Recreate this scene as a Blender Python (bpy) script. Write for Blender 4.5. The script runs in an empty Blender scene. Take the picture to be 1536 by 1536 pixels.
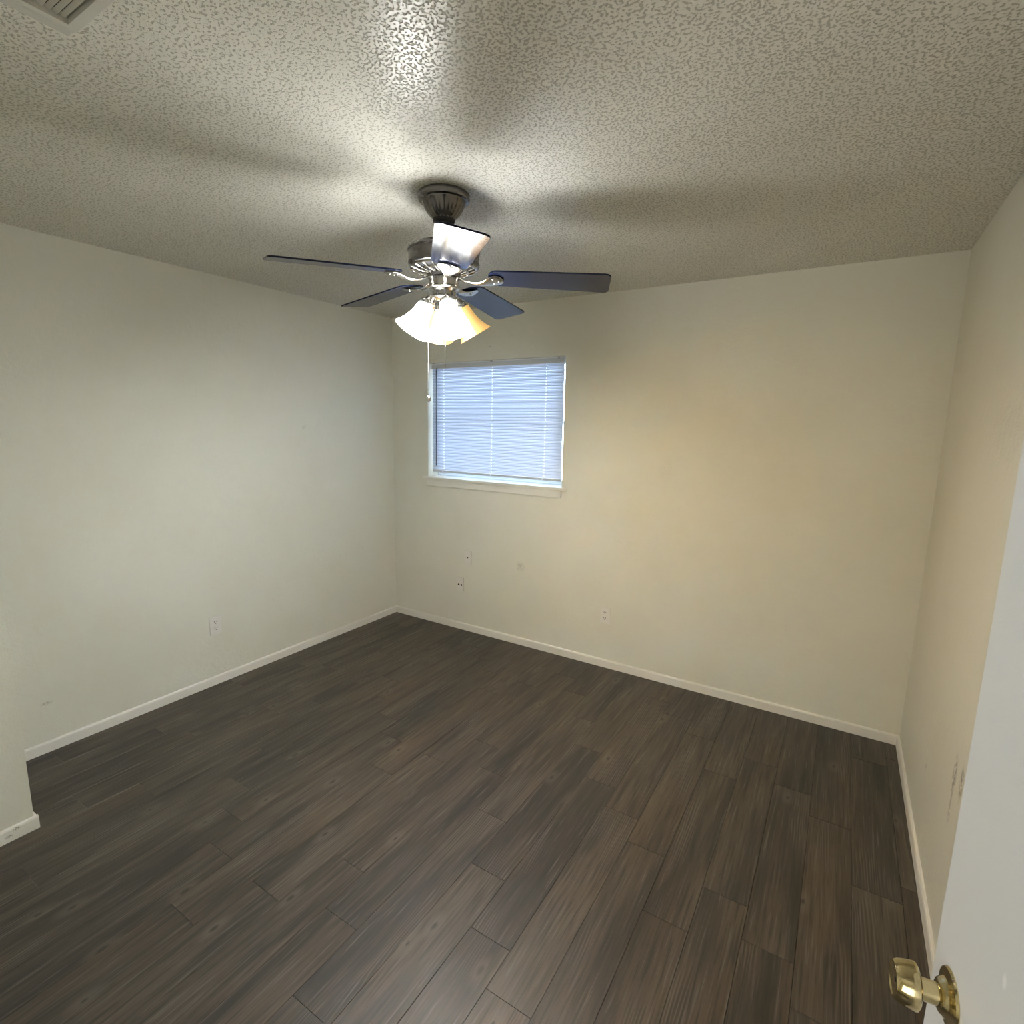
import bpy, bmesh, math, random
from mathutils import Vector, Matrix

random.seed(7)
S = bpy.context.scene
COL = S.collection
PI = math.pi

# ------------------------------------------------------------------ camera
W, H = 3.5695, 2.44            # room width (x), ceiling height
YF = -3.23                     # room face of the wall with the doorway
CAM = Vector((3.1813, -3.2755, 1.6296))
yaw, pitch, roll, fpx = 0.5526, 0.1637, 0.0180, 804.2
fw = Vector((-math.sin(yaw) * math.cos(pitch), math.cos(yaw) * math.cos(pitch), -math.sin(pitch)))
rt = Vector((math.cos(yaw), math.sin(yaw), 0))
up = rt.cross(fw)
rt2 = rt * math.cos(roll) + up * math.sin(roll)
up2 = up * math.cos(roll) - rt * math.sin(roll)
cd = bpy.data.cameras.new('camera')
cam = bpy.data.objects.new('camera', cd)
COL.objects.link(cam)
m = Matrix((rt2, up2, -fw)).transposed().to_4x4()
m.translation = CAM
cam.matrix_world = m
cd.sensor_width = 36
cd.sensor_fit = 'HORIZONTAL'
cd.lens = 36 * fpx / 1536
cd.clip_start = 0.02
S.camera = cam

# ------------------------------------------------------------------ world, exposure
wd = bpy.data.worlds.new('daylight')
S.world = wd
wd.use_nodes = True
bg = wd.node_tree.nodes['Background']
bg.inputs[0].default_value = (0.68, 0.82, 1.0, 1)
bg.inputs[1].default_value = 10.0
S.view_settings.view_transform = 'Standard'
S.view_settings.look = 'None'
S.view_settings.exposure = 0.0
S.view_settings.gamma = 1.0
S.view_settings.use_curve_mapping = False
S.cycles.use_denoising = True
S.cycles.max_bounces = 10
S.cycles.diffuse_bounces = 5
S.cycles.transparent_max_bounces = 12

LAMP_COOL = (0.99, 1.0, 1.0)
LAMP_WARM = (1.0, 0.62, 0.20)
SHADE_COOL, SHADE_WARM, SHADE_BACK = 78.0, 0.70, 0.95
BULB_COOL, BULB_WARM, BULB_BACK = 860.0, 1120.0, 1800.0

# unseen fill light added in the hallway, well behind the camera, to brighten the room
hl = bpy.data.lights.new('hall_fill_light', 'AREA')
hl.shape = 'RECTANGLE'
hl.size, hl.size_y = 1.2, 1.2
hl.energy = 17
hl.color = (1.0, .97, .93)
ho = bpy.data.objects.new('hall_fill_light', hl)
COL.objects.link(ho)
ho.location = (3.05, -4.62, 1.25)
ho.rotation_euler = (math.radians(90), 0, 0)

# ------------------------------------------------------------------ material helpers
def mat(name, color=(.8, .8, .8), rough=.5, metal=0.0, spec=.5, **kw):
    M = bpy.data.materials.new(name)
    M.use_nodes = True
    b = M.node_tree.nodes['Principled BSDF']
    b.inputs['Base Color'].default_value = (*color, 1)
    b.inputs['Roughness'].default_value = rough
    b.inputs['Metallic'].default_value = metal
    b.inputs['Specular IOR Level'].default_value = spec
    for k, v in kw.items():
        b.inputs[k.replace('_', ' ')].default_value = v
    return M

class NT:
    """small node-graph helper"""
    def __init__(s, M):
        s.t = M.node_tree
        s.b = s.t.nodes['Principled BSDF']
    def n(s, typ, ins=None, **props):
        nd = s.t.nodes.new(typ)
        for k, v in props.items():
            setattr(nd, k, v)
        for k, v in (ins or {}).items():
            s.put(nd.inputs[k], v)
        return nd
    def put(s, sock, v):
        if isinstance(v, bpy.types.NodeSocket):
            s.t.links.new(v, sock)
        else:
            sock.default_value = v
    def math(s, op, a, b=0.0, c=None, clamp=False):
        nd = s.n('ShaderNodeMath', operation=op, use_clamp=clamp)
        s.put(nd.inputs[0], a)
        s.put(nd.inputs[1], b)
        if c is not None:
            s.put(nd.inputs[2], c)
        return nd.outputs[0]
    def ramp(s, f, lo, hi, a=0.0, b=1.0):
        nd = s.n('ShaderNodeMapRange', interpolation_type='SMOOTHSTEP')
        for i, v in enumerate((f, lo, hi, a, b)):
            s.put(nd.inputs[i], v)
        return nd.outputs[0]
    def mix(s, f, a, b, mode='MIX'):
        nd = s.n('ShaderNodeMix', data_type='RGBA', blend_type=mode)
        s.put(nd.inputs[0], f)
        for i, v in ((6, a), (7, b)):
            s.put(nd.inputs[i], (*v, 1) if isinstance(v, tuple) and len(v) == 3 else v)
        return nd.outputs[2]
    def obj(s):
        return s.n('ShaderNodeTexCoord').outputs['Object']
    def scale(s, v, sc, off=(0, 0, 0)):
        nd = s.n('ShaderNodeMapping')
        s.put(nd.inputs['Vector'], v)
        nd.inputs['Scale'].default_value = sc
        s.put(nd.inputs['Location'], off)
        return nd.outputs[0]
    def noise(s, v, scale, detail=2, rough=.5, dist=0.0):
        nd = s.n('ShaderNodeTexNoise')
        s.put(nd.inputs['Vector'], v)
        nd.inputs['Scale'].default_value = scale
        nd.inputs['Detail'].default_value = detail
        nd.inputs['Roughness'].default_value = rough
        nd.inputs['Distortion'].default_value = dist
        return nd.outputs['Fac']
    def bump(s, h, dist, strength=1.0, normal=None):
        nd = s.n('ShaderNodeBump')
        nd.inputs['Strength'].default_value = strength
        nd.inputs['Distance'].default_value = dist
        s.put(nd.inputs['Height'], h)
        if normal is not None:
            s.put(nd.inputs['Normal'], normal)
        return nd.outputs[0]
    def blot(s, p, c, r):
        """soft elliptical mask round c with radii r in object space"""
        nd = s.n('ShaderNodeVectorMath', operation='SUBTRACT')
        s.put(nd.inputs[0], p)
        nd.inputs[1].default_value = c
        nd2 = s.n('ShaderNodeVectorMath', operation='DIVIDE')
        s.put(nd2.inputs[0], nd.outputs[0])
        nd2.inputs[1].default_value = r
        ln = s.n('ShaderNodeVectorMath', operation='LENGTH')
        s.put(ln.inputs[0], nd2.outputs[0])
        return s.ramp(ln.outputs['Value'], 1.0, 0.3)

def wall_material(name, color, stains=(), marks=()):
    M = mat(name, color, rough=.46, spec=.4)
    g = NT(M)
    p = g.obj()
    peel = g.noise(p, 150, 3, .55)
    lump = g.noise(p, 34, 2, .5)
    hgt = g.math('ADD', g.math('MULTIPLY', peel, .5), g.math('MULTIPLY', lump, .8))
    g.put(g.b.inputs['Normal'], g.bump(hgt, .0036, .75))
    c = g.mix(g.ramp(g.noise(p, 1.6, 4, .6), .35, .7), color, tuple(x * f for x, f in zip(color, (.965, .955, .93))))
    ragged = g.ramp(g.noise(p, 60, 3, .6), .40, .58)
    for ctr, rad, k in stains:                     # grubby scuffs
        f = g.math('MULTIPLY', g.math('MULTIPLY', g.blot(p, ctr, rad), ragged), k)
        c = g.mix(f, c, (.20, .17, .13))
    for ctr, rad in marks:                         # bare white chips
        c = g.mix(g.blot(p, ctr, rad), c, (.9, .88, .82))
    g.put(g.b.inputs['Base Color'], c)
    return M

CREAM = (.765, .75, .65)
M_wall_left = wall_material('paint_wall_left', CREAM,
                            stains=[((0, -2.399, .246), (.05, .03, .012), .5), ((0, -.86, 1.58), (.05, .02, .02), .2)])
M_wall_back = wall_material('paint_wall_back', CREAM,
                            stains=[((1.2384, 0, .596), (.05, .05, .045), .30), ((.952, 0, 2.166), (.01, .02, .008), .6),
                                    ((2.26, 0, 1.37), (.06, .05, .12), .05)])
M_wall_right = wall_material('paint_wall_right', CREAM,
                             stains=[((W, -1.255, .575), (.05, .035, .085), .75), ((W, -1.262, .47), (.05, .022, .09), .4),
                                     ((W, -1.350, .60), (.05, .030, .075), .75), ((W, -.80, .345), (.05, .02, .04), .35)],
                             marks=[((W, -.779, .392), (.03, .005, .024)), ((W, -.79, .352), (.03, .014, .006)),
                                    ((W, -1.405, .585), (.03, .006, .05))])
M_wall = wall_material('paint_wall_plain', CREAM)
M_trim = mat('paint_trim', (.80, .775, .70), .38, spec=.5)
g = NT(M_trim)
g.put(g.b.inputs['Normal'], g.bump(g.noise(g.obj(), 90, 2), .0012, .4))

def trim_chipped():
    M = mat('paint_trim_chipped', (.80, .775, .70), .4)
    g = NT(M)
    p = g.obj()
    c = (.80, .775, .70, 1)
    rag = g.ramp(g.noise(p, 220, 2), .42, .55)
    for ctr, rad in (((.59, -2.70, .043), (.03, .014, .009)), ((.59, -2.725, .024), (.03, .016, .008)),
                     ((.59, -2.79, .015), (.03, .03, .010)), ((.59, -2.86, .016), (.03, .03, .010))):
        c = g.mix(g.math('MULTIPLY', g.blot(p, ctr, rad), rag), c, (.30, .27, .22))
    g.put(g.b.inputs['Base Color'], c)
    return M
M_trim_chip = trim_chipped()

# ceiling: knockdown texture, flat semi-gloss islands with rough pits between them
M_ceil = mat('textured_ceiling', (.72, .70, .63), .36, spec=.55)
g = NT(M_ceil)
p = g.obj()
n1 = g.noise(p, 132, 1.2, .5, .0)
big = g.noise(p, 3.0, 2)
thr = g.math('ADD', .385, g.math('MULTIPLY', big, .10))
isl = g.ramp(g.math('SUBTRACT', n1, thr), -.05, .05)
fine = g.noise(p, 260, 2)
hgt = g.math('ADD', isl, g.math('MULTIPLY', fine, .12))
g.put(g.b.inputs['Normal'], g.bump(hgt, .0032, 1.0))
g.put(g.b.inputs['Roughness'], g.ramp(isl, 0, 1, .8, .31))
g.put(g.b.inputs['Base Color'], g.mix(isl, (.60, .57, .475), (.86, .83, .73)))  # pits darkened in the colour, standing in for shade between the islands

# floor: grey-brown plank with per-plank shift of the pattern
M_floor = mat('plank_floor', (.08, .07, .06), .42, spec=.7)
g = NT(M_floor)
p = g.obj()
rnd = g.n('ShaderNodeAttribute', attribute_name='plank').outputs['Fac']
sh = g.n('ShaderNodeCombineXYZ', {0: g.math('MULTIPLY', rnd, 13.7), 1: g.math('MULTIPLY', rnd, 41.3), 2: g.math('MULTIPLY', rnd, 77.0)}).outputs[0]
ps = g.n('ShaderNodeVectorMath', {0: p, 1: sh}, operation='ADD').outputs[0]
v_cloud = g.scale(ps, (6.5, .95, 1))
v_mid = g.scale(ps, (26, 1.7, 1))
v_fine = g.scale(ps, (130, 4.5, 1))
cloud = g.noise(v_cloud, 1, 3, .55, .4)
mid = g.noise(v_mid, 1, 4, .6, .8)
fine = g.noise(v_fine, 1, 3, .6)
tone = g.math('ADD', g.math('MULTIPLY', g.ramp(cloud, .32, .66), .62), g.math('MULTIPLY', g.ramp(mid, .30, .70), .38))
c = g.mix(tone, (.0068, .0055, .0038), (.078, .060, .042))
hue = g.ramp(g.noise(g.scale(ps, (3.2, .8, 1)), 1, 2), .38, .68)
c = g.mix(hue, c, g.mix(1.0, c, (1.04, .94, .84), 'MULTIPLY'))
c = g.mix(g.math('MULTIPLY', g.ramp(fine, .48, .68), .80), c, (.010, .0075, .005))
c = g.mix(g.math('MULTIPLY', g.ramp(fine, .44, .27), .50), c, (.15, .135, .115))
# cathedral grain in patches
wv = g.n('ShaderNodeTexWave', {'Vector': g.scale(ps, (1, .16, 1)), 'Scale': 34.0, 'Distortion': 9.0, 'Detail': 1.5, 'Detail Scale': .55}, wave_type='RINGS', rings_direction='Z').outputs['Fac']
patch = g.ramp(g.noise(g.scale(ps, (9, 2.0, 1)), 1, 1), .56, .68)
line = g.math('MULTIPLY', g.ramp(wv, .62, .92), patch)
c = g.mix(g.math('MULTIPLY', line, .55), c, (.024, .018, .013))
lite = g.math('MULTIPLY', g.ramp(wv, .38, .10), patch)
c = g.mix(g.math('MULTIPLY', lite, .22), c, (.20, .17, .145))
# knots
vk = g.n('ShaderNodeTexVoronoi', {'Vector': g.scale(ps, (6.6, 3.0, 1)), 'Scale': 1.0, 'Randomness': 1.0}, voronoi_dimensions='2D')
sel = g.n('ShaderNodeSeparateColor', {0: vk.outputs['Color']}).outputs[0]
pick = g.ramp(sel, .66, .68)
kd = vk.outputs['Distance']
ksz = g.ramp(sel, .66, 1.0, .035, .085)
knot = g.math('MULTIPLY', g.ramp(kd, ksz, .015), pick)
halo = g.math('MULTIPLY', g.ramp(kd, .22, .06), pick)
c = g.mix(g.math('MULTIPLY', halo, .30), c, (.15, .125, .10))
c = g.mix(g.math('MULTIPLY', knot, .9), c, (.010, .007, .004))
g.put(g.b.inputs['Base Color'], c)
hf = g.math('SUBTRACT', g.math('MULTIPLY', fine, .5), line)
g.put(g.b.inputs['Normal'], g.bump(hf, .0006, .5))
g.put(g.b.inputs['Roughness'], g.ramp(mid, .2, .8, .50, .40))
M_under = mat('floor_underlay', (.012, .010, .008), .9)

M_door = mat('paint_door', (.80, .81, .80), .42, spec=.45)
g = NT(M_door)
p = g.obj()
g.put(g.b.inputs['Normal'], g.bump(g.noise(p, 260, 2), .001, .35))
c = (.80, .81, .80, 1)
M_DOOR_NODES = (g, p)

M_nickel = mat('satin_nickel', (.50, .485, .45), .22, 1.0)
g = NT(M_nickel)
g.put(g.b.inputs['Roughness'], g.ramp(g.noise(g.obj(), 30, 2), .3, .7, .16, .27))
M_pewter = mat('dark_pewter', (.17, .16, .155), .24, .9)
g = NT(M_pewter)
g.put(g.b.inputs['Roughness'], g.ramp(g.noise(g.obj(), 25, 2), .3, .7, .18, .3))
M_slot = mat('dark_void', (.008, .008, .009), .8)
g = NT(M_slot)
g.put(g.b.inputs['Base Color'], g.mix(g.noise(g.obj(), 40, 2), (.006, .006, .007), (.012, .012, .012)))
M_blade = mat('dark_blade', (.008, .011, .026), .15, spec=.18, IOR=1.5)
g = NT(M_blade)
gr = g.noise(g.scale(g.obj(), (6, 60, 60)), 1, 3)
g.put(g.b.inputs['Base Color'], g.mix(gr, (.006, .009, .024), (.012, .016, .034)))
M_brass = mat('polished_brass', (.62, .50, .24), .12, 1.0)
g = NT(M_brass)
wear = g.ramp(g.noise(g.obj(), 60, 4, .65), .45, .7)
g.put(g.b.inputs['Base Color'], g.mix(wear, (.66, .56, .32), (.50, .42, .24)))
g.put(g.b.inputs['Roughness'], g.ramp(wear, 0, 1, .10, .26))
M_plastic = mat('plate_plastic', (.80, .765, .70), .32)
g = NT(M_plastic)
g.put(g.b.inputs['Base Color'], g.mix(g.noise(g.obj(), 30, 2), (.80, .765, .71), (.76, .725, .66)))
M_vent = mat('vent_enamel', (.70, .68, .61), .4)
g = NT(M_vent)
g.put(g.b.inputs['Base Color'], g.mix(g.noise(g.obj(), 14, 4), (.72, .70, .63), (.62, .60, .53)))
M_alu = mat('window_frame_white', (.82, .85, .86), .35)
g = NT(M_alu)
g.put(g.b.inputs['Base Color'], g.mix(g.noise(g.obj(), 8, 2), (.83, .86, .87), (.79, .82, .83)))
M_cord = mat('white_cord', (.85, .86, .88), .6)
g = NT(M_cord)
g.put(g.b.inputs['Base Color'], g.mix(g.noise(g.obj(), 300, 1), (.9, .91, .93), (.8, .82, .85)))
M_wand = mat('grey_wand', (.10, .12, .17), .25)
g = NT(M_wand)
g.put(g.b.inputs['Base Color'], g.mix(g.noise(g.obj(), 40, 1), (.09, .11, .16), (.12, .14, .19)))
M_rail = mat('blind_rail', (.62, .64, .67), .35)
g = NT(M_rail)
g.put(g.b.inputs['Base Color'], g.mix(g.noise(g.obj(), 10, 1), (.62, .64, .67), (.58, .60, .63)))

def emit_mat(name, color, strength, glass=(.9, .9, .88), neck=1.0):
    M = mat(name, glass, .35, spec=.5)
    g = NT(M)
    z = g.n('ShaderNodeSeparateXYZ', {0: g.obj()}).outputs[2]
    n = g.math('MULTIPLY', g.ramp(g.noise(g.obj(), 12, 2), .3, .7, .92, 1.0), g.ramp(z, -.014, -.040, neck, 1.0))
    g.put(g.b.inputs['Emission Color'], (*color, 1))
    g.put(g.b.inputs['Emission Strength'], g.math('MULTIPLY', n, strength))
    return M
# the bulb sits in the lower part of each shade, so the glass round the socket gives off far less
M_shade_cool = emit_mat('lit_frosted_glass', LAMP_COOL, SHADE_COOL, (.5, .55, .53), .004)
M_shade_warm = emit_mat('amber_frosted_glass', (1.0, .62, .20), SHADE_WARM, (.10, .05, .015))
M_bulb_cool = emit_mat('bulb_white', LAMP_COOL, BULB_COOL)
M_bulb_warm = emit_mat('bulb_amber', LAMP_WARM, BULB_WARM)
M_shade_back = emit_mat('cream_frosted_glass', (1.0, .74, .36), SHADE_BACK, (.10, .06, .02))
M_bulb_back = emit_mat('bulb_neutral', (0.95, 1.0, 1.02), BULB_BACK)

def slat_material():
    M = bpy.data.materials.new('blind_slat')
    M.use_nodes = True
    g = NT(M)
    g.put(g.b.inputs['Base Color'], g.mix(g.noise(g.obj(), 6, 2), (.80, .83, .88), (.76, .79, .85)))
    g.b.inputs['Roughness'].default_value = .4
    tr = g.n('ShaderNodeBsdfTranslucent', {'Color': (.82, .88, 1.0, 1)})
    mx = g.n('ShaderNodeMixShader', {0: .30, 1: g.b.outputs[0], 2: tr.outputs[0]})
    g.put(g.t.nodes['Material Output'].inputs['Surface'], mx.outputs[0])
    return M
M_slat = slat_material()

def glass_material():
    M = bpy.data.materials.new('window_glass')
    M.use_nodes = True
    g = NT(M)
    fr = g.n('ShaderNodeFresnel', {'IOR': 1.5})
    tr = g.n('ShaderNodeBsdfTransparent', {'Color': (.94, .97, .97, 1)})
    gl = g.n('ShaderNodeBsdfGlossy', {'Roughness': .02})
    mx = g.n('ShaderNodeMixShader', {0: fr.outputs[0], 1: tr.outputs[0], 2: gl.outputs[0]})
    g.put(g.t.nodes['Material Output'].inputs['Surface'], mx.outputs[0])
    return M
M_glass = glass_material()

# ------------------------------------------------------------------ geometry helpers
def box(bm, a, b, mtx=None, bevel=0.0):
    """axis-aligned box from corner a to corner b; optional bevel"""
    t = bmesh.new()
    vs = [t.verts.new((x, y, z)) for x in (a[0], b[0]) for y in (a[1], b[1]) for z in (a[2], b[2])]
    for f in ((0, 1, 3, 2), (4, 6, 7, 5), (0, 4, 5, 1), (2, 3, 7, 6), (0, 2, 6, 4), (1, 5, 7, 3)):
        t.faces.new([vs[i] for i in f])
    bmesh.ops.recalc_face_normals(t, faces=t.faces)
    if bevel:
        bmesh.ops.bevel(t, geom=list(t.edges), offset=bevel, segments=2, profile=.5, affect='EDGES')
    merge(bm, t, mtx)

def merge(bm, t, mtx=None):
    if mtx is not None:
        bmesh.ops.transform(t, matrix=mtx, verts=t.verts)
    me = bpy.data.meshes.new('tmp')
    t.to_mesh(me)
    t.free()
    bm.from_mesh(me)
    bpy.data.meshes.remove(me)

def lathe(bm, prof, seg=48, mtx=None, flute=None):
    """revolve (r, z) profile about z; flute = (count, depth, first, last)"""
    t = bmesh.new()
    rings = []
    for i, (r, z) in enumerate(prof):
        if r < 1e-6:
            rings.append([t.verts.new((0, 0, z))])
            continue
        ring = []
        for k in range(seg):
            a = 2 * PI * k / seg
            rr = r
            if flute and flute[2] <= i <= flute[3]:
                rr = r * (1 - flute[1] * (0.5 + 0.5 * math.cos(flute[0] * a)))
            ring.append(t.verts.new((rr * math.cos(a), rr * math.sin(a), z)))
        rings.append(ring)
    for A, B in zip(rings, rings[1:]):
        for k in range(seg):
            k2 = (k + 1) % seg
            if len(A) == 1 and len(B) > 1:
                t.faces.new((A[0], B[k2], B[k]))
            elif len(B) == 1 and len(A) > 1:
                t.faces.new((A[k], A[k2], B[0]))
            elif len(A) > 1:
                t.faces.new((A[k], A[k2], B[k2], B[k]))
    bmesh.ops.recalc_face_normals(t, faces=t.faces)
    merge(bm, t, mtx)

def tube(bm, pts, r, seg=10, cap=True):
    """round tube along points; r is a number or a list"""
    t = bmesh.new()
    pts = [Vector(p) for p in pts]
    rs = r if isinstance(r, (list, tuple)) else [r] * len(pts)
    rings = []
    for i, p in enumerate(pts):
        d = (pts[min(i + 1, len(pts) - 1)] - pts[max(i - 1, 0)]).normalized()
        u = d.orthogonal().normalized() if i == 0 else (u - d * u.dot(d)).normalized()
        v = d.cross(u)
        rings.append([t.verts.new(p + (u * math.cos(2 * PI * k / seg) + v * math.sin(2 * PI * k / seg)) * rs[i]) for k in range(seg)])
    for A, B in zip(rings, rings[1:]):
        for k in range(seg):
            t.faces.new((A[k], A[(k + 1) % seg], B[(k + 1) % seg], B[k]))
    if cap:
        t.faces.new(rings[0][::-1])
        t.faces.new(rings[-1])
    bmesh.ops.recalc_face_normals(t, faces=t.faces)
    merge(bm, t)

def sphere(bm, c, r, seg=16):
    t = bmesh.new()
    bmesh.ops.create_uvsphere(t, u_segments=seg, v_segments=seg // 2 + 2, radius=r)
    merge(bm, t, Matrix.Translation(c))

def prism(bm, outline, z0, z1, mtx=None, bevel=0.0):
    """extrude an xy outline between z0 and z1"""
    t = bmesh.new()
    lo = [t.verts.new((x, y, z0)) for x, y in outline]
    hi = [t.verts.new((x, y, z1)) for x, y in outline]
    n = len(outline)
    fl = t.faces.new(lo[::-1])
    fh = t.faces.new(hi)
    for k in range(n):
        t.faces.new((lo[k], lo[(k + 1) % n], hi[(k + 1) % n], hi[k]))
    bmesh.ops.recalc_face_normals(t, faces=t.faces)
    if bevel:
        es = [e for e in t.edges if all(f in (fl, fh) or True for f in e.link_faces) and abs(e.verts[0].co.z - e.verts[1].co.z) < 1e-9]
        bmesh.ops.bevel(t, geom=es, offset=bevel, segments=2, profile=.5, affect='EDGES')
    merge(bm, t, mtx)

def link(name, bm, material, parent=None, smooth=False, angle=35):
    me = bpy.data.meshes.new(name)
    bm.to_mesh(me)
    bm.free()
    me.materials.append(material)
    if smooth:
        me.polygons.foreach_set('use_smooth', [True] * len(me.polygons))
        me.set_sharp_from_angle(angle=math.radians(angle))
    o = bpy.data.objects.new(name, me)
    COL.objects.link(o)
    if parent is not None:
        o.parent = parent
    return o

def struct(name, bm, material, label=None, parent=None, **kw):
    o = link(name, bm, material, parent, **kw)
    if parent is None:
        o['kind'] = 'structure'
    if label:
        o['label'] = label
    return o

def root(name, label, cat, loc=(0, 0, 0), rot=(0, 0, 0), group=None):
    o = bpy.data.objects.new(name, None)
    COL.objects.link(o)
    o.location = loc
    o.rotation_euler = rot
    o.empty_display_size = .05
    o['label'] = label
    o['category'] = cat
    if group:
        o['group'] = group
    return o

def new():
    return bmesh.new()

# ------------------------------------------------------------------ floor
PW, PL = .1518, .905
JOINT = {-5: -2.292, -4: -1.839, -3: -2.044, -2: -2.177, -1: -1.404, 0: -1.624, 1: -1.421, 2: -1.179, 3: -1.352,
         4: -1.590, 5: -1.836, 6: -2.047, 7: -2.180, 8: -1.412, 9: -1.679, 10: -1.472, 11: -1.608, 12: -1.756}
bm = new()
lay = bm.loops.layers.float_color.new('plank')
def plank(x0, x1, y0, y1, r):
    gp, ch, d = .0005, .0006, .0008
    o = [(x0 + gp, y0 + gp), (x1 - gp, y0 + gp), (x1 - gp, y1 - gp), (x0 + gp, y1 - gp)]
    i = [(x0 + gp + ch, y0 + gp + ch), (x1 - gp - ch, y0 + gp + ch), (x1 - gp - ch, y1 - gp - ch), (x0 + gp + ch, y1 - gp - ch)]
    lo = [bm.verts.new((*q, -d)) for q in o]
    hi = [bm.verts.new((*q, 0)) for q in i]
    bt = [bm.verts.new((*q, -.004)) for q in o]
    fs = [bm.faces.new(hi)]
    for k in range(4):
        fs.append(bm.faces.new((lo[k], lo[(k + 1) % 4], hi[(k + 1) % 4], hi[k])))
        fs.append(bm.faces.new((bt[k], bt[(k + 1) % 4], lo[(k + 1) % 4], lo[k])))
    for f in fs:
        for l in f.loops:
            l[lay] = (r, r, r, 1)
FX0, FX1, FY0, FY1 = 0.0, W, -4.70, 0.0
for k in range(-10, 16):
    x0, x1 = max(FX0, 1.383 + PW * k), min(FX1, 1.383 + PW * (k + 1))
    if x1 - x0 < .01:
        continue
    j = JOINT.get(k, -1.0 - random.random())
    ys = []
    y = j
    while y < FY1 - .02:
        ys.append(y)
        y += PL
    y = j - PL
    while y > FY0 + .02:
        ys.append(y)
        y -= PL
    ys = [FY0] + sorted(ys) + [FY1]
    for a, b in zip(ys, ys[1:]):
        plank(x0, x1, a, b, random.random())
floor = struct('floor', bm, M_floor, 'dark grey-brown wood-look plank floor')
bm = new()
box(bm, (-.14, -4.84, -.08), (W + .14, .17, -.004))
struct('floor_underlay', bm, M_under, parent=floor)

# ------------------------------------------------------------------ ceiling and walls
bm = new()
box(bm, (-.14, -4.84, H), (W + .14, .17, H + .10))
struct('ceiling', bm, M_ceil, 'off-white knockdown-textured ceiling')

WX0, WX1, WZ0, WZ1 = .370, 1.556, 1.203, 2.076      # window opening
bm = new()
box(bm, (-.14, 0, 0), (WX0, .17, H))
box(bm, (WX1, 0, 0), (W + .14, .17, H))
box(bm, (WX0, 0, 0), (WX1, .17, WZ0 - .02))
box(bm, (WX0, 0, WZ1), (WX1, .17, H))
struct('wall_back', bm, M_wall_back, 'cream painted wall with the window')
bm = new()
box(bm, (-.14, -4.84, 0), (0, 0, H))
struct('wall_left', bm, M_wall_left, 'cream painted wall left of the window')
bm = new()
box(bm, (W, -4.84, 0), (W + .14, 0, H))
struct('wall_right', bm, M_wall_right, 'cream painted wall behind the open door')
XS, YS = .5786, -2.6431                             # projecting closet corner
bm = new()
box(bm, (XS - .11, YF, 0), (XS, YS - .11, H))
box(bm, (0, YS - .11, 0), (XS, YS, H))
struct('wall_closet', bm, M_wall, 'cream closet wall jutting into the room at the left')
DX0, DX1, DZ = 2.63, 3.474, 2.045                   # doorway
bm = new()
box(bm, (0, YF - .12, 0), (DX0, YF, H))
box(bm, (DX1, YF - .12, 0), (W, YF, H))
box(bm, (DX0, YF - .12, DZ), (DX1, YF, H))
struct('wall_front', bm, M_wall, 'cream wall with the doorway')
bm = new()
box(bm, (1.9, -4.84, 0), (W, -4.70, H))
box(bm, (1.76, -4.84, 0), (1.9, YF - .12, H))
struct('wall_hall', bm, M_wall, 'hallway walls behind the doorway')

# baseboards: 54 mm with a sloped top
def board(bm, p0, p1, nrm, t=.012, h=.054, ext0=0, ext1=0):
    p0, p1, nrm = Vector(p0), Vector(p1), Vector(nrm)
    d = (p1 - p0).normalized()
    p0, p1 = p0 - d * ext0, p1 + d * ext1
    prof = [(0, 0), (t, 0), (t, h - .008), (t - .003, h - .002), (t - .0065, h), (0, h)]
    A = [bm.verts.new((p0.x + nrm.x * a, p0.y + nrm.y * a, b)) for a, b in prof]
    B = [bm.verts.new((p1.x + nrm.x * a, p1.y + nrm.y * a, b)) for a, b in prof]
    n = len(prof)
    for k in range(n):
        bm.faces.new((A[k], A[(k + 1) % n], B[(k + 1) % n], B[k]))
    bm.faces.new(A)
    bm.faces.new(B[::-1])
    bmesh.ops.recalc_face_normals(bm, faces=bm.faces)
def baseboard(name, segs, material=M_trim, label=None):
    bm = new()
    for s in segs:
        board(bm, *s[:3], **(s[3] if len(s) > 3 else {}))
    return struct(name, bm, material, label)
baseboard('baseboard_back', [((0, 0, 0), (W, 0, 0), (0, -1, 0))])
baseboard('baseboard_left', [((0, YS, 0), (0, -.012, 0), (1, 0, 0))])
baseboard('baseboard_right', [((W, YF, 0), (W, -.012, 0), (-1, 0, 0))])
baseboard('baseboard_closet', [((XS, YF, 0), (XS, YS + .012, 0), (1, 0, 0)), ((.012, YS, 0), (XS, YS, 0), (0, 1, 0))], M_trim_chip)
baseboard('baseboard_front', [((XS + .012, YF, 0), (DX0 - .06, YF, 0), (0, 1, 0))])

# door frame and casing
bm = new()
for x0, x1 in ((DX0, DX0 + .018), (DX1 - .018, DX1)):
    box(bm, (x0, YF - .12, 0), (x1, YF, DZ))
box(bm, (DX0, YF - .12, DZ - .018), (DX1, YF, DZ))
box(bm, (DX0 - .052, YF, 0), (DX0 + .005, YF + .012, DZ + .052), bevel=.003)
box(bm, (DX1 - .005, YF, 0), (DX1 + .052, YF + .012, DZ + .052), bevel=.003)
box(bm, (DX0 + .005, YF, DZ - .005), (DX1 - .005, YF + .012, DZ + .052), bevel=.003)
struct('trim_3', bm, M_trim, 'painted door frame and casing')

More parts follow.
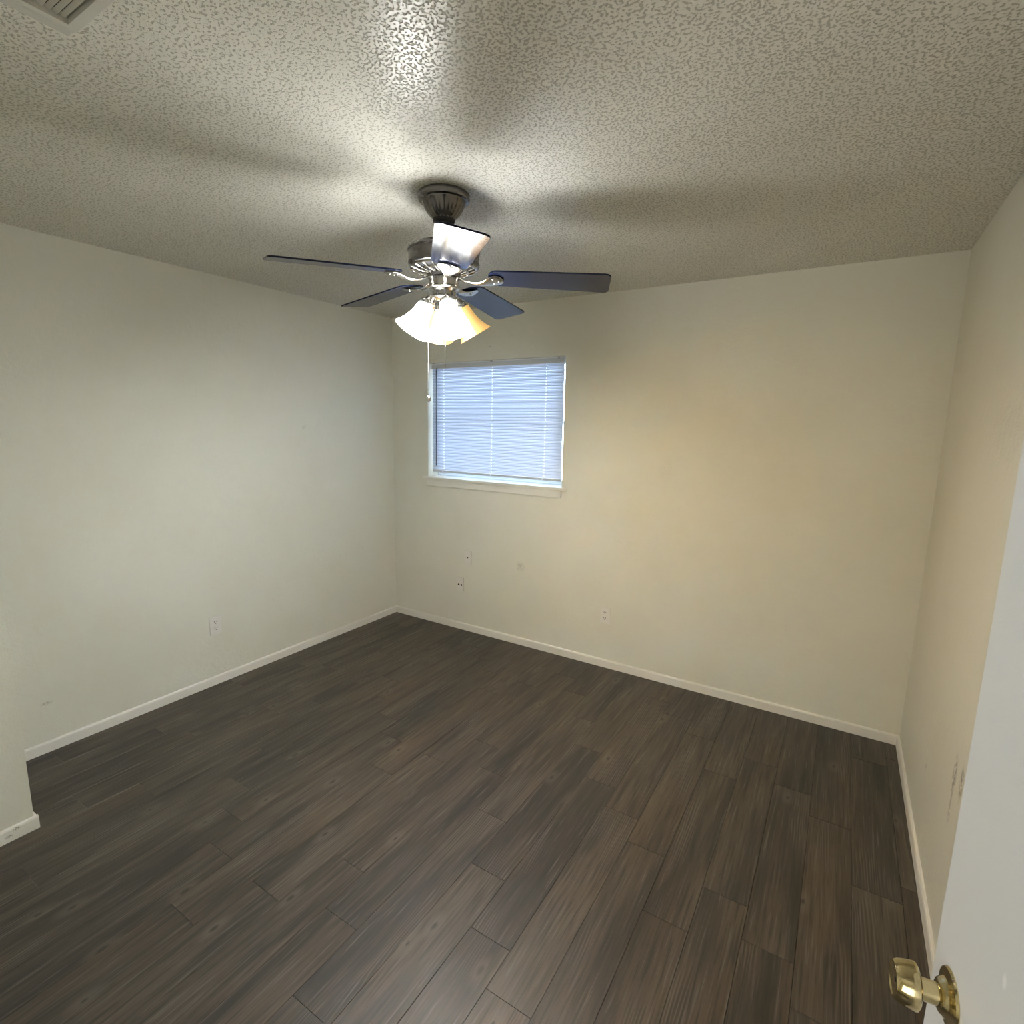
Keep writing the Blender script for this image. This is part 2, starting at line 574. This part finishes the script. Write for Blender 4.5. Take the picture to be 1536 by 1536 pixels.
# ------------------------------------------------------------------ window
bm = new()
fy0, fy1, fw_ = .118, .165, .018
box(bm, (WX0, fy0, WZ0), (WX0 + fw_, fy1, WZ1), bevel=.003)
box(bm, (WX1 - fw_, fy0, WZ0), (WX1, fy1, WZ1), bevel=.003)
box(bm, (WX0 + fw_, fy0, WZ0), (WX1 - fw_, fy1, WZ0 + .012), bevel=.003)
box(bm, (WX0 + fw_, fy0, WZ1 - fw_), (WX1 - fw_, fy1, WZ1), bevel=.003)
win = struct('window_1', bm, M_alu, 'single-hung window behind the white blind')
zm = (WZ0 + WZ1) / 2
for z0, z1, yy in ((WZ0 + .012, zm + .010, .130), (zm - .010, WZ1 - fw_, .148)):
    bm = new()
    s, x0, x1 = .018, WX0 + fw_, WX1 - fw_
    box(bm, (x0, yy - .007, z0), (x0 + s, yy + .007, z1), bevel=.002)
    box(bm, (x1 - s, yy - .007, z0), (x1, yy + .007, z1), bevel=.002)
    box(bm, (x0 + s, yy - .007, z0), (x1 - s, yy + .007, z0 + s), bevel=.002)
    box(bm, (x0 + s, yy - .007, z1 - s), (x1 - s, yy + .007, z1), bevel=.002)
    sash = link('window_sash', bm, M_alu, win)
    bm = new()
    box(bm, (x0 + s, yy - .002, z0 + s), (x1 - s, yy + .002, z1 - s))
    link('window_pane', bm, M_glass, sash)
bm = new()
box(bm, (.336, -.032, 1.1825), (1.594, 0, 1.2035), bevel=.004)
box(bm, (WX0, -.004, 1.183), (WX1, .17, 1.203))
struct('trim_1', bm, M_trim, 'painted window sill')
bm = new()
box(bm, (.366, -.015, 1.131), (1.556, 0, 1.1825), bevel=.002)
struct('trim_2', bm, M_trim, 'painted apron under the window sill')

# ------------------------------------------------------------------ blind
BX0, BX1, BY = .386, 1.527, .047
blind = root('window_blind', 'white closed mini blind hanging in the window over the painted sill', 'window blind', (0, 0, 0))
bm = new()
t = bmesh.new()
box(bm, (BX0 - .003, BY - .014, 2.036), (BX1 + .003, BY + .014, 2.072), bevel=.002)
link('headrail', bm, M_rail, blind)
for x in (.405, .943, 1.488):
    bm = new()
    box(bm, (x - .009, BY - .016, 2.066), (x + .009, BY + .012, 2.0758), bevel=.001)
    link('bracket', bm, M_slot, blind)['label'] = 'dark mounting bracket'
bm = new()
box(bm, (BX0 - .003, BY - .0165, 2.068), (BX1 + .003, BY - .0142, 2.0735))
box(bm, (BX0 - .003, BY - .0165, 2.0335), (BX1 + .003, BY - .0142, 2.0375))
link('headrail_lip', bm, M_cord, blind)
bm = new()
pitch_s, wid = .02165, .0250
zs = 2.026
n_slat = 0
ang = math.radians(66)
while zs > 1.258:
    rows = []
    for k in range(6):
        u = k / 5 - .5
        h = .0022 * (1 - 4 * u * u)
        u *= wid
        rows.append((BY + u * math.cos(ang) - h * math.sin(ang), zs + u * math.sin(ang) + h * math.cos(ang)))
    xs = [BX0 + random.uniform(-.0008, .0008), BX1 + random.uniform(-.001, .001)]
    for hx in (.4965, .9455, 1.391):
        xs[-1:-1] = [hx - .0019, hx + .0019]
    cols = [[bm.verts.new((x, y, z)) for y, z in rows] for x in xs]
    for c in range(len(cols) - 1):
        for k in range(5):
            if c % 2 == 1 and k == 2:                       # routed hole for the ladder cord
                continue
            bm.faces.new((cols[c][k], cols[c + 1][k], cols[c + 1][k + 1], cols[c][k + 1]))
    zs -= pitch_s
    n_slat += 1
sl = link('slats', bm, M_slat, blind, smooth=True, angle=60)
md = sl.modifiers.new('thickness', 'SOLIDIFY')
md.thickness = .0004
bm = new()
box(bm, (BX0, BY - .011, 1.237), (BX1, BY + .011, 1.2555), bevel=.003)
rail = link('bottom_rail', bm, M_rail, blind)
for x in (.49, .945, 1.385):
    bm = new()
    box(bm, (x - .007, BY - .0122, 1.240), (x + .007, BY - .0108, 1.252), bevel=.0005)
    link('rail_button', bm, M_cord, rail)
for x in (.4965, .9455, 1.391):
    bm = new()
    z = 2.034
    k = 0
    tube(bm, [(x - .0032, BY - .0135, 2.036), (x - .0032, BY - .0135, 1.245)], .0006, 6)
    tube(bm, [(x + .0032, BY + .0135, 2.036), (x + .0032, BY + .0135, 1.245)], .0006, 6)
    link('ladder_cord', bm, M_cord, blind)
bm = new()
tube(bm, [(.438, BY - .022, 2.022), (.4335, BY - .022, 1.287)], .0036, 6)
wand = link('tilt_wand', bm, M_wand, blind)
wand['label'] = 'grey tilt wand'
bm = new()
tube(bm, [(.438, BY - .012, 2.042), (.438, BY - .020, 2.038), (.438, BY - .022, 2.018)], .0022, 6)
link('wand_hook', bm, M_wand, wand)

# ------------------------------------------------------------------ outlets and plates
def plate_bm(w, h, t=.0075):
    bm = new()
    box(bm, (-w / 2, -t, -h / 2), (w / 2, 0, h / 2), bevel=.0015)
    return bm
def outlet(label, loc, rz):
    r = root('power_outlet', label, 'outlet', loc, (0, 0, rz), 'wall outlets')
    link('cover_plate', plate_bm(.070, .1143), M_plastic, r)
    for s in (1, -1):
        bm = new()
        ol = []
        for k in range(24):
            a = 2 * PI * k / 24
            ol.append((.0172 * math.cos(a), max(-.0138, min(.0138, .0172 * math.sin(a)))))
        prism(bm, ol, 0, .0022, Matrix.Translation((0, -.0075, s * .0195)) @ Matrix.Rotation(PI / 2, 4, 'X'))
        rc = link('receptacle', bm, M_plastic, r)
        for x, hh in ((-.0064, .0090), (.0064, .0075)):
            bm = new()
            box(bm, (x - .0016, -.00995, s * .0195 + .0048 - hh / 2), (x + .0016, -.0094, s * .0195 + .0048 + hh / 2))
            link('blade_slot', bm, M_slot, rc)['label'] = 'dark slot'
        bm = new()
        lathe(bm, [(0, 0), (.0027, 0), (.0027, .0006), (0, .0006)], 12, Matrix.Translation((0, -.0094, s * .0195 - .0068)) @ Matrix.Rotation(PI / 2, 4, 'X'))
        link('ground_hole', bm, M_slot, rc)['label'] = 'dark round hole'
    bm = new()
    lathe(bm, [(0, .0016), (.002, .0014), (.0031, .0004), (.0031, 0)], 14, Matrix.Translation((0, -.0075, 0)) @ Matrix.Rotation(PI / 2, 4, 'X'))
    link('screw', bm, M_trim, r)
    return r
outlet('cream power outlet alone on the left wall above the baseboard', (0, -1.5639, .3775), PI / 2)
outlet('cream power outlet on the window wall, right of the window', (1.9150, 0, .3655), 0)

r = root('phone_jack_plate', 'cream wall plate with two dark ports low under the window', 'wall plate', (.6960, 0, .3690))
link('cover_plate', plate_bm(.066, .108), M_plastic, r)
for x in (-.0135, .0135):
    bm = new()
    lathe(bm, [(0, 0), (.0075, 0), (.0075, .0012), (0, .0012)], 16, Matrix.Translation((x, -.0073, -.004)) @ Matrix.Rotation(PI / 2, 4, 'X'))
    link('jack_port', bm, M_slot, r)['label'] = 'dark round port'
for z in (.030, -.038):
    bm = new()
    lathe(bm, [(0, .0014), (.002, .0012), (.003, .0004), (.003, 0)], 12, Matrix.Translation((0, -.0075, z)) @ Matrix.Rotation(PI / 2, 4, 'X'))
    link('screw', bm, M_trim, r)
r = root('cable_jack_plate', 'cream wall plate with a single dark hole, just above the two-port plate', 'wall plate', (.7698, 0, .5968))
link('cover_plate', plate_bm(.066, .108), M_plastic, r)
bm = new()
lathe(bm, [(0, 0), (.0062, 0), (.0062, .0012), (0, .0012)], 16, Matrix.Translation((-.002, -.0073, 0)) @ Matrix.Rotation(PI / 2, 4, 'X'))
link('jack_port', bm, M_slot, r)['label'] = 'dark round hole'
for z in (.034, -.034):
    bm = new()
    lathe(bm, [(0, .0014), (.002, .0012), (.003, .0004), (.003, 0)], 12, Matrix.Translation((0, -.0075, z)) @ Matrix.Rotation(PI / 2, 4, 'X'))
    link('screw', bm, M_trim, r)

# ------------------------------------------------------------------ ceiling vent
VX0, VX1, VY1, VY0 = 1.665, 2.06, -2.676, -2.96
vent = root('ceiling_vent', 'off-white louvred air vent set in the ceiling near the doorway', 'vent', ((VX0 + VX1) / 2, (VY0 + VY1) / 2, H))
vc = Vector(((VX0 + VX1) / 2, (VY0 + VY1) / 2, H))
bm = new()
def ring(bm, levels):
    """levels: (inset from the short edges, inset from the long edges, z) forming a rectangular moulding"""
    rs = []
    for ix, iy, z in levels:
        x0, x1, y0, y1 = VX0 + ix - vc.x, VX1 - ix - vc.x, VY0 + iy - vc.y, VY1 - iy - vc.y
        rs.append([bm.verts.new(q + (z - H,)) for q in ((x0, y0), (x1, y0), (x1, y1), (x0, y1))])
    for A, B in zip(rs, rs[1:]):
        for k in range(4):
            bm.faces.new((A[k], A[(k + 1) % 4], B[(k + 1) % 4], B[k]))
    bmesh.ops.recalc_face_normals(bm, faces=bm.faces)
ring(bm, [(0, 0, H), (0, 0, H - .003), (.022, .004, H - .0045), (.054, .005, H - .017), (.056, .007, H - .018), (.070, .0255, H - .018), (.070, .0265, H - .001)])
link('vent_frame', bm, M_vent, vent)
bm = new()
box(bm, (VX0 + .066 - vc.x, VY0 + .024 - vc.y, -.0012), (VX1 - .066 - vc.x, VY1 - .024 - vc.y, -.0004))
link('duct_opening', bm, M_slot, vent)['label'] = 'dark duct opening'
y = VY1 - .035
while y > VY0 + .035:
    bm = new()
    mt = Matrix.Translation((0, y - vc.y, -.0075)) @ Matrix.Rotation(math.radians(-38), 4, 'X')
    box(bm, (VX0 + .071 - vc.x, -.0047, -.0005), (VX1 - .071 - vc.x, .0047, .0005), mt)
    link('louver', bm, M_vent, vent)
    y -= .0126

# ------------------------------------------------------------------ door
ed = Vector((-.13, .9915, 0)).normalized()              # hinge towards free edge
KZ = .933
K = Vector((3.3600, -2.506, KZ))                        # knob axis at the door face
LW = .800
hinge = K + ed * .064 - ed * LW
hinge.z = 0
rz = math.atan2(ed.y, ed.x)                             # local +x runs along the leaf
door_m = Matrix.Translation(hinge) @ Matrix.Rotation(rz, 4, 'Z')
g, p = M_DOOR_NODES
c = (.80, .81, .80, 1)
for ctr, rad in (((LW - .17, .002, 1.075), (.006, .02, .012)), ((LW - .10, .002, .94), (.006, .02, .01)), ((LW - .34, .002, 1.24), (.004, .02, .008))):
    c = g.mix(g.blot(p, ctr, rad), c, (.95, .95, .94))
sm = g.ramp(g.noise(p, 5, 5, .6), .5, .75)
c = g.mix(g.math('MULTIPLY', sm, .12), c, (.62, .62, .60))
g.put(g.b.inputs['Base Color'], c)
bm = new()
box(bm, (0, -.035, .012), (LW, 0, 2.03), bevel=.0015)    # local +y side faces the room
door = struct('door_1', bm, M_door, 'white door standing open towards the right wall')
door.matrix_world = door_m
def knob(sgn):
    side = Matrix.Translation((LW - .064, 0 if sgn > 0 else -.035, KZ)) @ Matrix.Rotation(-PI / 2 * sgn, 4, 'X')
    bm = new()
    lathe(bm, [(0, .0), (.0335, .0), (.0340, .0012), (.0325, .0035), (.0270, .0052), (.0240, .0058), (.0215, .0075), (.0185, .0120),
               (.0150, .0138), (0, .0138)], 48, side)
    ro = link('door_rosette', bm, M_brass, door, smooth=True, angle=30)
    ro['label'] = 'round brass rosette'
    bm = new()
    lathe(bm, [(.0128, .0120), (.0124, .0300), (.0132, .0325), (.0232, .0335), (.0262, .0355), (.0266, .0385), (.0258, .0440), (.0250, .0490),
               (.0232, .0555), (.0207, .0595), (.0185, .0600), (.0165, .0585), (.0110, .0570), (0, .0566)], 56, side)
    kn = link('door_knob', bm, M_brass, door, smooth=True, angle=30)
    kn['label'] = 'polished brass knob'
    bm = new()
    lathe(bm, [(0, .0576), (.0028, .0574), (.0030, .0566)], 14, side)
    link('lock_button', bm, M_slot, kn)
knob(1)
knob(-1)
bm = new()
box(bm, (LW - .0005, -.030, KZ - .028), (LW + .0012, -.005, KZ + .028), bevel=.0004)
box(bm, (LW, -.024, KZ - .009), (LW + .010, -.012, KZ + .009), bevel=.001)
link('latch_plate', bm, M_brass, door)
for z in (.25, 1.02, 1.82):
    bm = new()
    tube(bm, [(-.004, .004, z - .045), (-.004, .004, z + .045)], .0055, 12)
    link('hinge', bm, M_brass, door, smooth=True)

# ------------------------------------------------------------------ ceiling fan
FC = Vector((1.856, -1.634, H))
fan = root('ceiling_fan', 'five-blade nickel ceiling fan with dark blades and four lit bell shades, hanging from the ceiling', 'ceiling fan', FC)
def zz(prof):
    return [(r, z - H) for r, z in prof]
bm = new()
lathe(bm, zz([(.0, 2.44), (.090, 2.44), (.0935, 2.436), (.0935, 2.422), (.0905, 2.416), (.0800, 2.4135), (.0790, 2.4105), (.0770, 2.408), (.0705, 2.392),
              (.0590, 2.374), (.0470, 2.362), (.0400, 2.357), (.0385, 2.353)]), 72, flute=(18, .045, 8, 11))
link('canopy', bm, M_pewter, fan, smooth=True, angle=40)
bm = new()
lathe(bm, zz([(.0385, 2.357), (.0400, 2.352), (.0385, 2.345), (.0330, 2.342), (.0300, 2.336), (.0300, 2.318), (.034, 2.312), (.034, 2.285), (.030, 2.28), (.030, 2.25)]), 40)
link('hanger_collar', bm, M_slot, fan, smooth=True)['label'] = 'black hanger collar'
bm = new()
lathe(bm, zz([(.030, 2.268), (.085, 2.266), (.118, 2.259), (.1305, 2.249), (.1325, 2.244), (.1310, 2.240), (.1285, 2.238), (.1285, 2.207), (.1305, 2.203),
              (.1305, 2.198), (.1270, 2.190), (.1180, 2.184)]), 72)
motor = link('motor_housing', bm, M_pewter, fan, smooth=True, angle=30)
bm = new()
lathe(bm, zz([(.1190, 2.186), (.1000, 2.180), (.0760, 2.172), (.0560, 2.170)]), 64)
link('vent_plate', bm, M_slot, motor, smooth=True)['label'] = 'dark vent openings under the motor'
bm = new()
for k in range(20):                                      # openwork ribs
    a = 2 * PI * k / 20
    d = Vector((math.cos(a), math.sin(a), 0))
    q = Vector((math.cos(a + .10), math.sin(a + .10), 0))
    tube(bm, [d * .119 + Vector((0, 0, 2.1845 - H)), d * .092 + Vector((0, 0, 2.1745 - H)), q * .060 + Vector((0, 0, 2.1665 - H))], [.0050, .0034, .0048], 8)
lathe(bm, zz([(.119, 2.188), (.1235, 2.186), (.1225, 2.181), (.117, 2.1805), (.115, 2.184)]), 64)
lathe(bm, zz([(.090, 2.1775), (.0935, 2.1765), (.0925, 2.1715), (.088, 2.1700), (.086, 2.174)]), 64)
link('vent_grille', bm, M_nickel, motor, smooth=True)
bm = new()
lathe(bm, zz([(0, 2.176), (.058, 2.174), (.0600, 2.170), (.0600, 2.158), (.0580, 2.1545), (0, 2.153)]), 48)
link('flywheel', bm, M_pewter, fan, smooth=True, angle=30)
bm = new()
lathe(bm, zz([(0, 2.1535), (.0520, 2.1535), (.0545, 2.1515), (.0560, 2.147), (.0565, 2.124), (.0580, 2.1215), (.0585, 2.117), (.0560, 2.1135), (.0470, 2.1095),
              (.0430, 2.106), (.0425, 2.092), (.0450, 2.089), (.0450, 2.084), (.0400, 2.079), (.0250, 2.073), (.0100, 2.070), (0, 2.069)]), 56)
link('switch_housing', bm, M_nickel, fan, smooth=True, angle=28)

ZB, RB, PB = 2.162 - H, .607, math.radians(-9.3)
PH, DROOP = math.radians(25.76), math.radians(3.05)
def blade_outline():
    pts = []
    r0, w0, w1 = .165, .062, .0755
    for k in range(13):                                  # rounded root
        a = PI / 2 + PI * k / 12
        pts.append((r0 + .040 + .040 * math.cos(a), w0 * math.sin(a)))
    rc = .022
    for sgn in (-1, 1):                                  # rounded tip corners
        for k in range(7):
            a = (-PI / 2 + PI / 2 * k / 6) if sgn < 0 else (PI / 2 * k / 6)
            pts.append((RB - rc + rc * math.cos(a), sgn * (w1 - rc) + rc * math.sin(a)))
    return pts
bl_bm = new()
prism(bl_bm, blade_outline(), -.0028, .0028, bevel=.0012)
def blade_iron_bm():
    bm = new()
    # curved arm swelling into a leaf plate under the blade root
    n = 16
    secs = []
    for k in range(n + 1):
        u = k / n
        r = .050 + .172 * u
        z = .0045 - .0045 * min(u / .7, 1) - .017 * math.sin(PI * min(u / .80, 1)) - .0015
        w = .0165 - .003 * math.sin(u / .55 * PI) if u < .55 else .0165 + .0225 * math.sin(min(1, (u - .55) / .26) * PI / 2)
        if u > .84:
            w *= math.sqrt(max(.02, 1 - ((u - .84) / .165) ** 2))
        h = .0060 if u < .6 else .0042
        secs.append((r, z, w, h))
    rings = []
    for r, z, w, h in secs:
        tilt = PB * min(1, max(0, (r - .08) / .09))
        ring = []
        for k in range(14):
            a = 2 * PI * k / 14
            y, dz = w * math.cos(a), h * (math.sin(a) if math.sin(a) < 0 else .55 * math.sin(a))
            ring.append(bm.verts.new((r, y * math.cos(tilt) - dz * math.sin(tilt), z + y * math.sin(tilt) + dz * math.cos(tilt))))
        rings.append(ring)
    for A, B in zip(rings, rings[1:]):
        for k in range(14):
            bm.faces.new((A[k], A[(k + 1) % 14], B[(k + 1) % 14], B[k]))
    bm.faces.new(rings[0][::-1])
    bm.faces.new(rings[-1])
    bmesh.ops.recalc_face_normals(bm, faces=bm.faces)
    return bm
blade0 = link('fan_blade', bl_bm, M_blade, fan)
iron0 = link('blade_iron', blade_iron_bm(), M_nickel, fan, smooth=True, angle=60)
bm = new()
lathe(bm, [(0, -.0042), (.0030, -.0036), (.0048, -.0012), (.0048, .002)], 12)
screw0 = link('blade_screw', bm, M_nickel, iron0, smooth=True)
blade0['label'] = 'dark navy blade'
screws = ((.185, .018), (.185, -.018), (.206, 0))
for k in range(5):
    a = PH + k * 2 * PI / 5
    b = blade0 if k == 0 else blade0.copy()
    i = iron0 if k == 0 else iron0.copy()
    if k:
        COL.objects.link(b)
        COL.objects.link(i)
        b.parent = fan
        i.parent = fan
    b.location = (0, 0, ZB)
    b.rotation_euler = (PB, DROOP, a)
    i.location = (0, 0, ZB - .0062)
    i.rotation_euler = (0, DROOP, a)
    for j, (x, y) in enumerate(screws):
        s = screw0 if (k == 0 and j == 0) else screw0.copy()
        if not (k == 0 and j == 0):
            COL.objects.link(s)
        s.parent = i
        s.location = (x, y, -.0050 + y * math.sin(PB))

# light kit: four bell shades tilted out
SH_PROF = [(.0250, .006), (.0290, .0), (.0300, -.006), (.0310, -.020), (.0335, -.040), (.0375, -.060), (.0435, -.080), (.0520, -.098), (.0610, -.112), (.0655, -.118)]
inner = [(r - .0030, z) for r, z in reversed(SH_PROF)]
shade_bm = new()
lathe(shade_bm, SH_PROF + [(.0645, -.1195)] + inner, 48)
arm_prof = [(.0, .026), (.014, .026), (.017, .020), (.0215, .010), (.0285, .004), (.0305, -.001), (.0305, -.010), (.0290, -.012)]
bulb_bm = new()
lathe(bulb_bm, [(.0125, .000), (.0130, -.026), (.0170, -.040), (.0240, -.056), (.0275, -.072), (.0255, -.088), (.0170, -.098), (0, -.102)], 24)
sh_me = ar_me = bu_me = None
TILT = math.radians(32)
for az, msh, mbu, lab in ((-39, M_shade_cool, M_bulb_cool, 'white-glowing bell shade'), (231, M_shade_cool, M_bulb_cool, 'white-glowing bell shade'),
                          (51, M_shade_warm, M_bulb_warm, 'amber-glowing bell shade'), (141, M_shade_back, M_bulb_back, 'cream-glowing bell shade')):
    a = math.radians(az)
    d = Vector((math.cos(a), math.sin(a), 0))
    base = Vector((0, 0, 2.061 - H)) + d * .060
    out = Matrix.Rotation(a, 4, 'Z') @ Matrix.Rotation(-TILT, 4, 'Y')
    mx = Matrix.Translation(base) @ out
    bm = new()
    lathe(bm, arm_prof, 36, mx)
    tube(bm, [d * .024 + Vector((0, 0, 2.084 - H)), d * .038 + Vector((0, 0, 2.083 - H)), base + out.to_3x3() @ Vector((0, 0, .022))], [.011, .011, .013], 14)
    link('light_arm', bm, M_nickel, fan, smooth=True, angle=40)
    mesh = shade_bm.copy()
    so = link('light_shade', mesh, msh, fan, smooth=True, angle=50)
    so.matrix_local = mx
    so['label'] = lab
    bo = link('light_bulb', bulb_bm.copy(), mbu, so, smooth=True)
shade_bm.free()
bulb_bm.free()
def chain(x, y, z0, z1, ball):
    bm = new()
    tube(bm, [(x, y, z0 - H), (x, y, z1 - H)], .0006, 6)
    z = z0
    while z > z1:                                        # beaded chain
        sphere(bm, (x, y, z - H), .0011, 6)
        z -= .0032
    c = link('pull_chain', bm, M_nickel, fan, smooth=True)
    bm = new()
    if ball:
        lathe(bm, [(0, z1 - H + .012), (.0025, z1 - H + .011), (.0030, z1 - H + .006), (.0085, z1 - H), (.0095, z1 - H - .007), (.0070, z1 - H - .014), (0, z1 - H - .017)], 18,
              Matrix.Translation((x, y, 0)))
        link('chain_fob', bm, M_nickel, c, smooth=True)
    else:
        lathe(bm, [(0, z1 - H + .004), (.0022, z1 - H + .002), (.0024, z1 - H - .006), (0, z1 - H - .009)], 12, Matrix.Translation((x, y, 0)))
        link('chain_fob', bm, M_nickel, c, smooth=True)
rgt = Vector((.851, .525, 0))
q = rgt * -.060
chain(q.x, q.y, 2.120, 1.722, True)
q = Vector((.525, -.851, 0)) * -.015 + rgt * .002
chain(q.x, q.y, 2.072, 1.845, False)
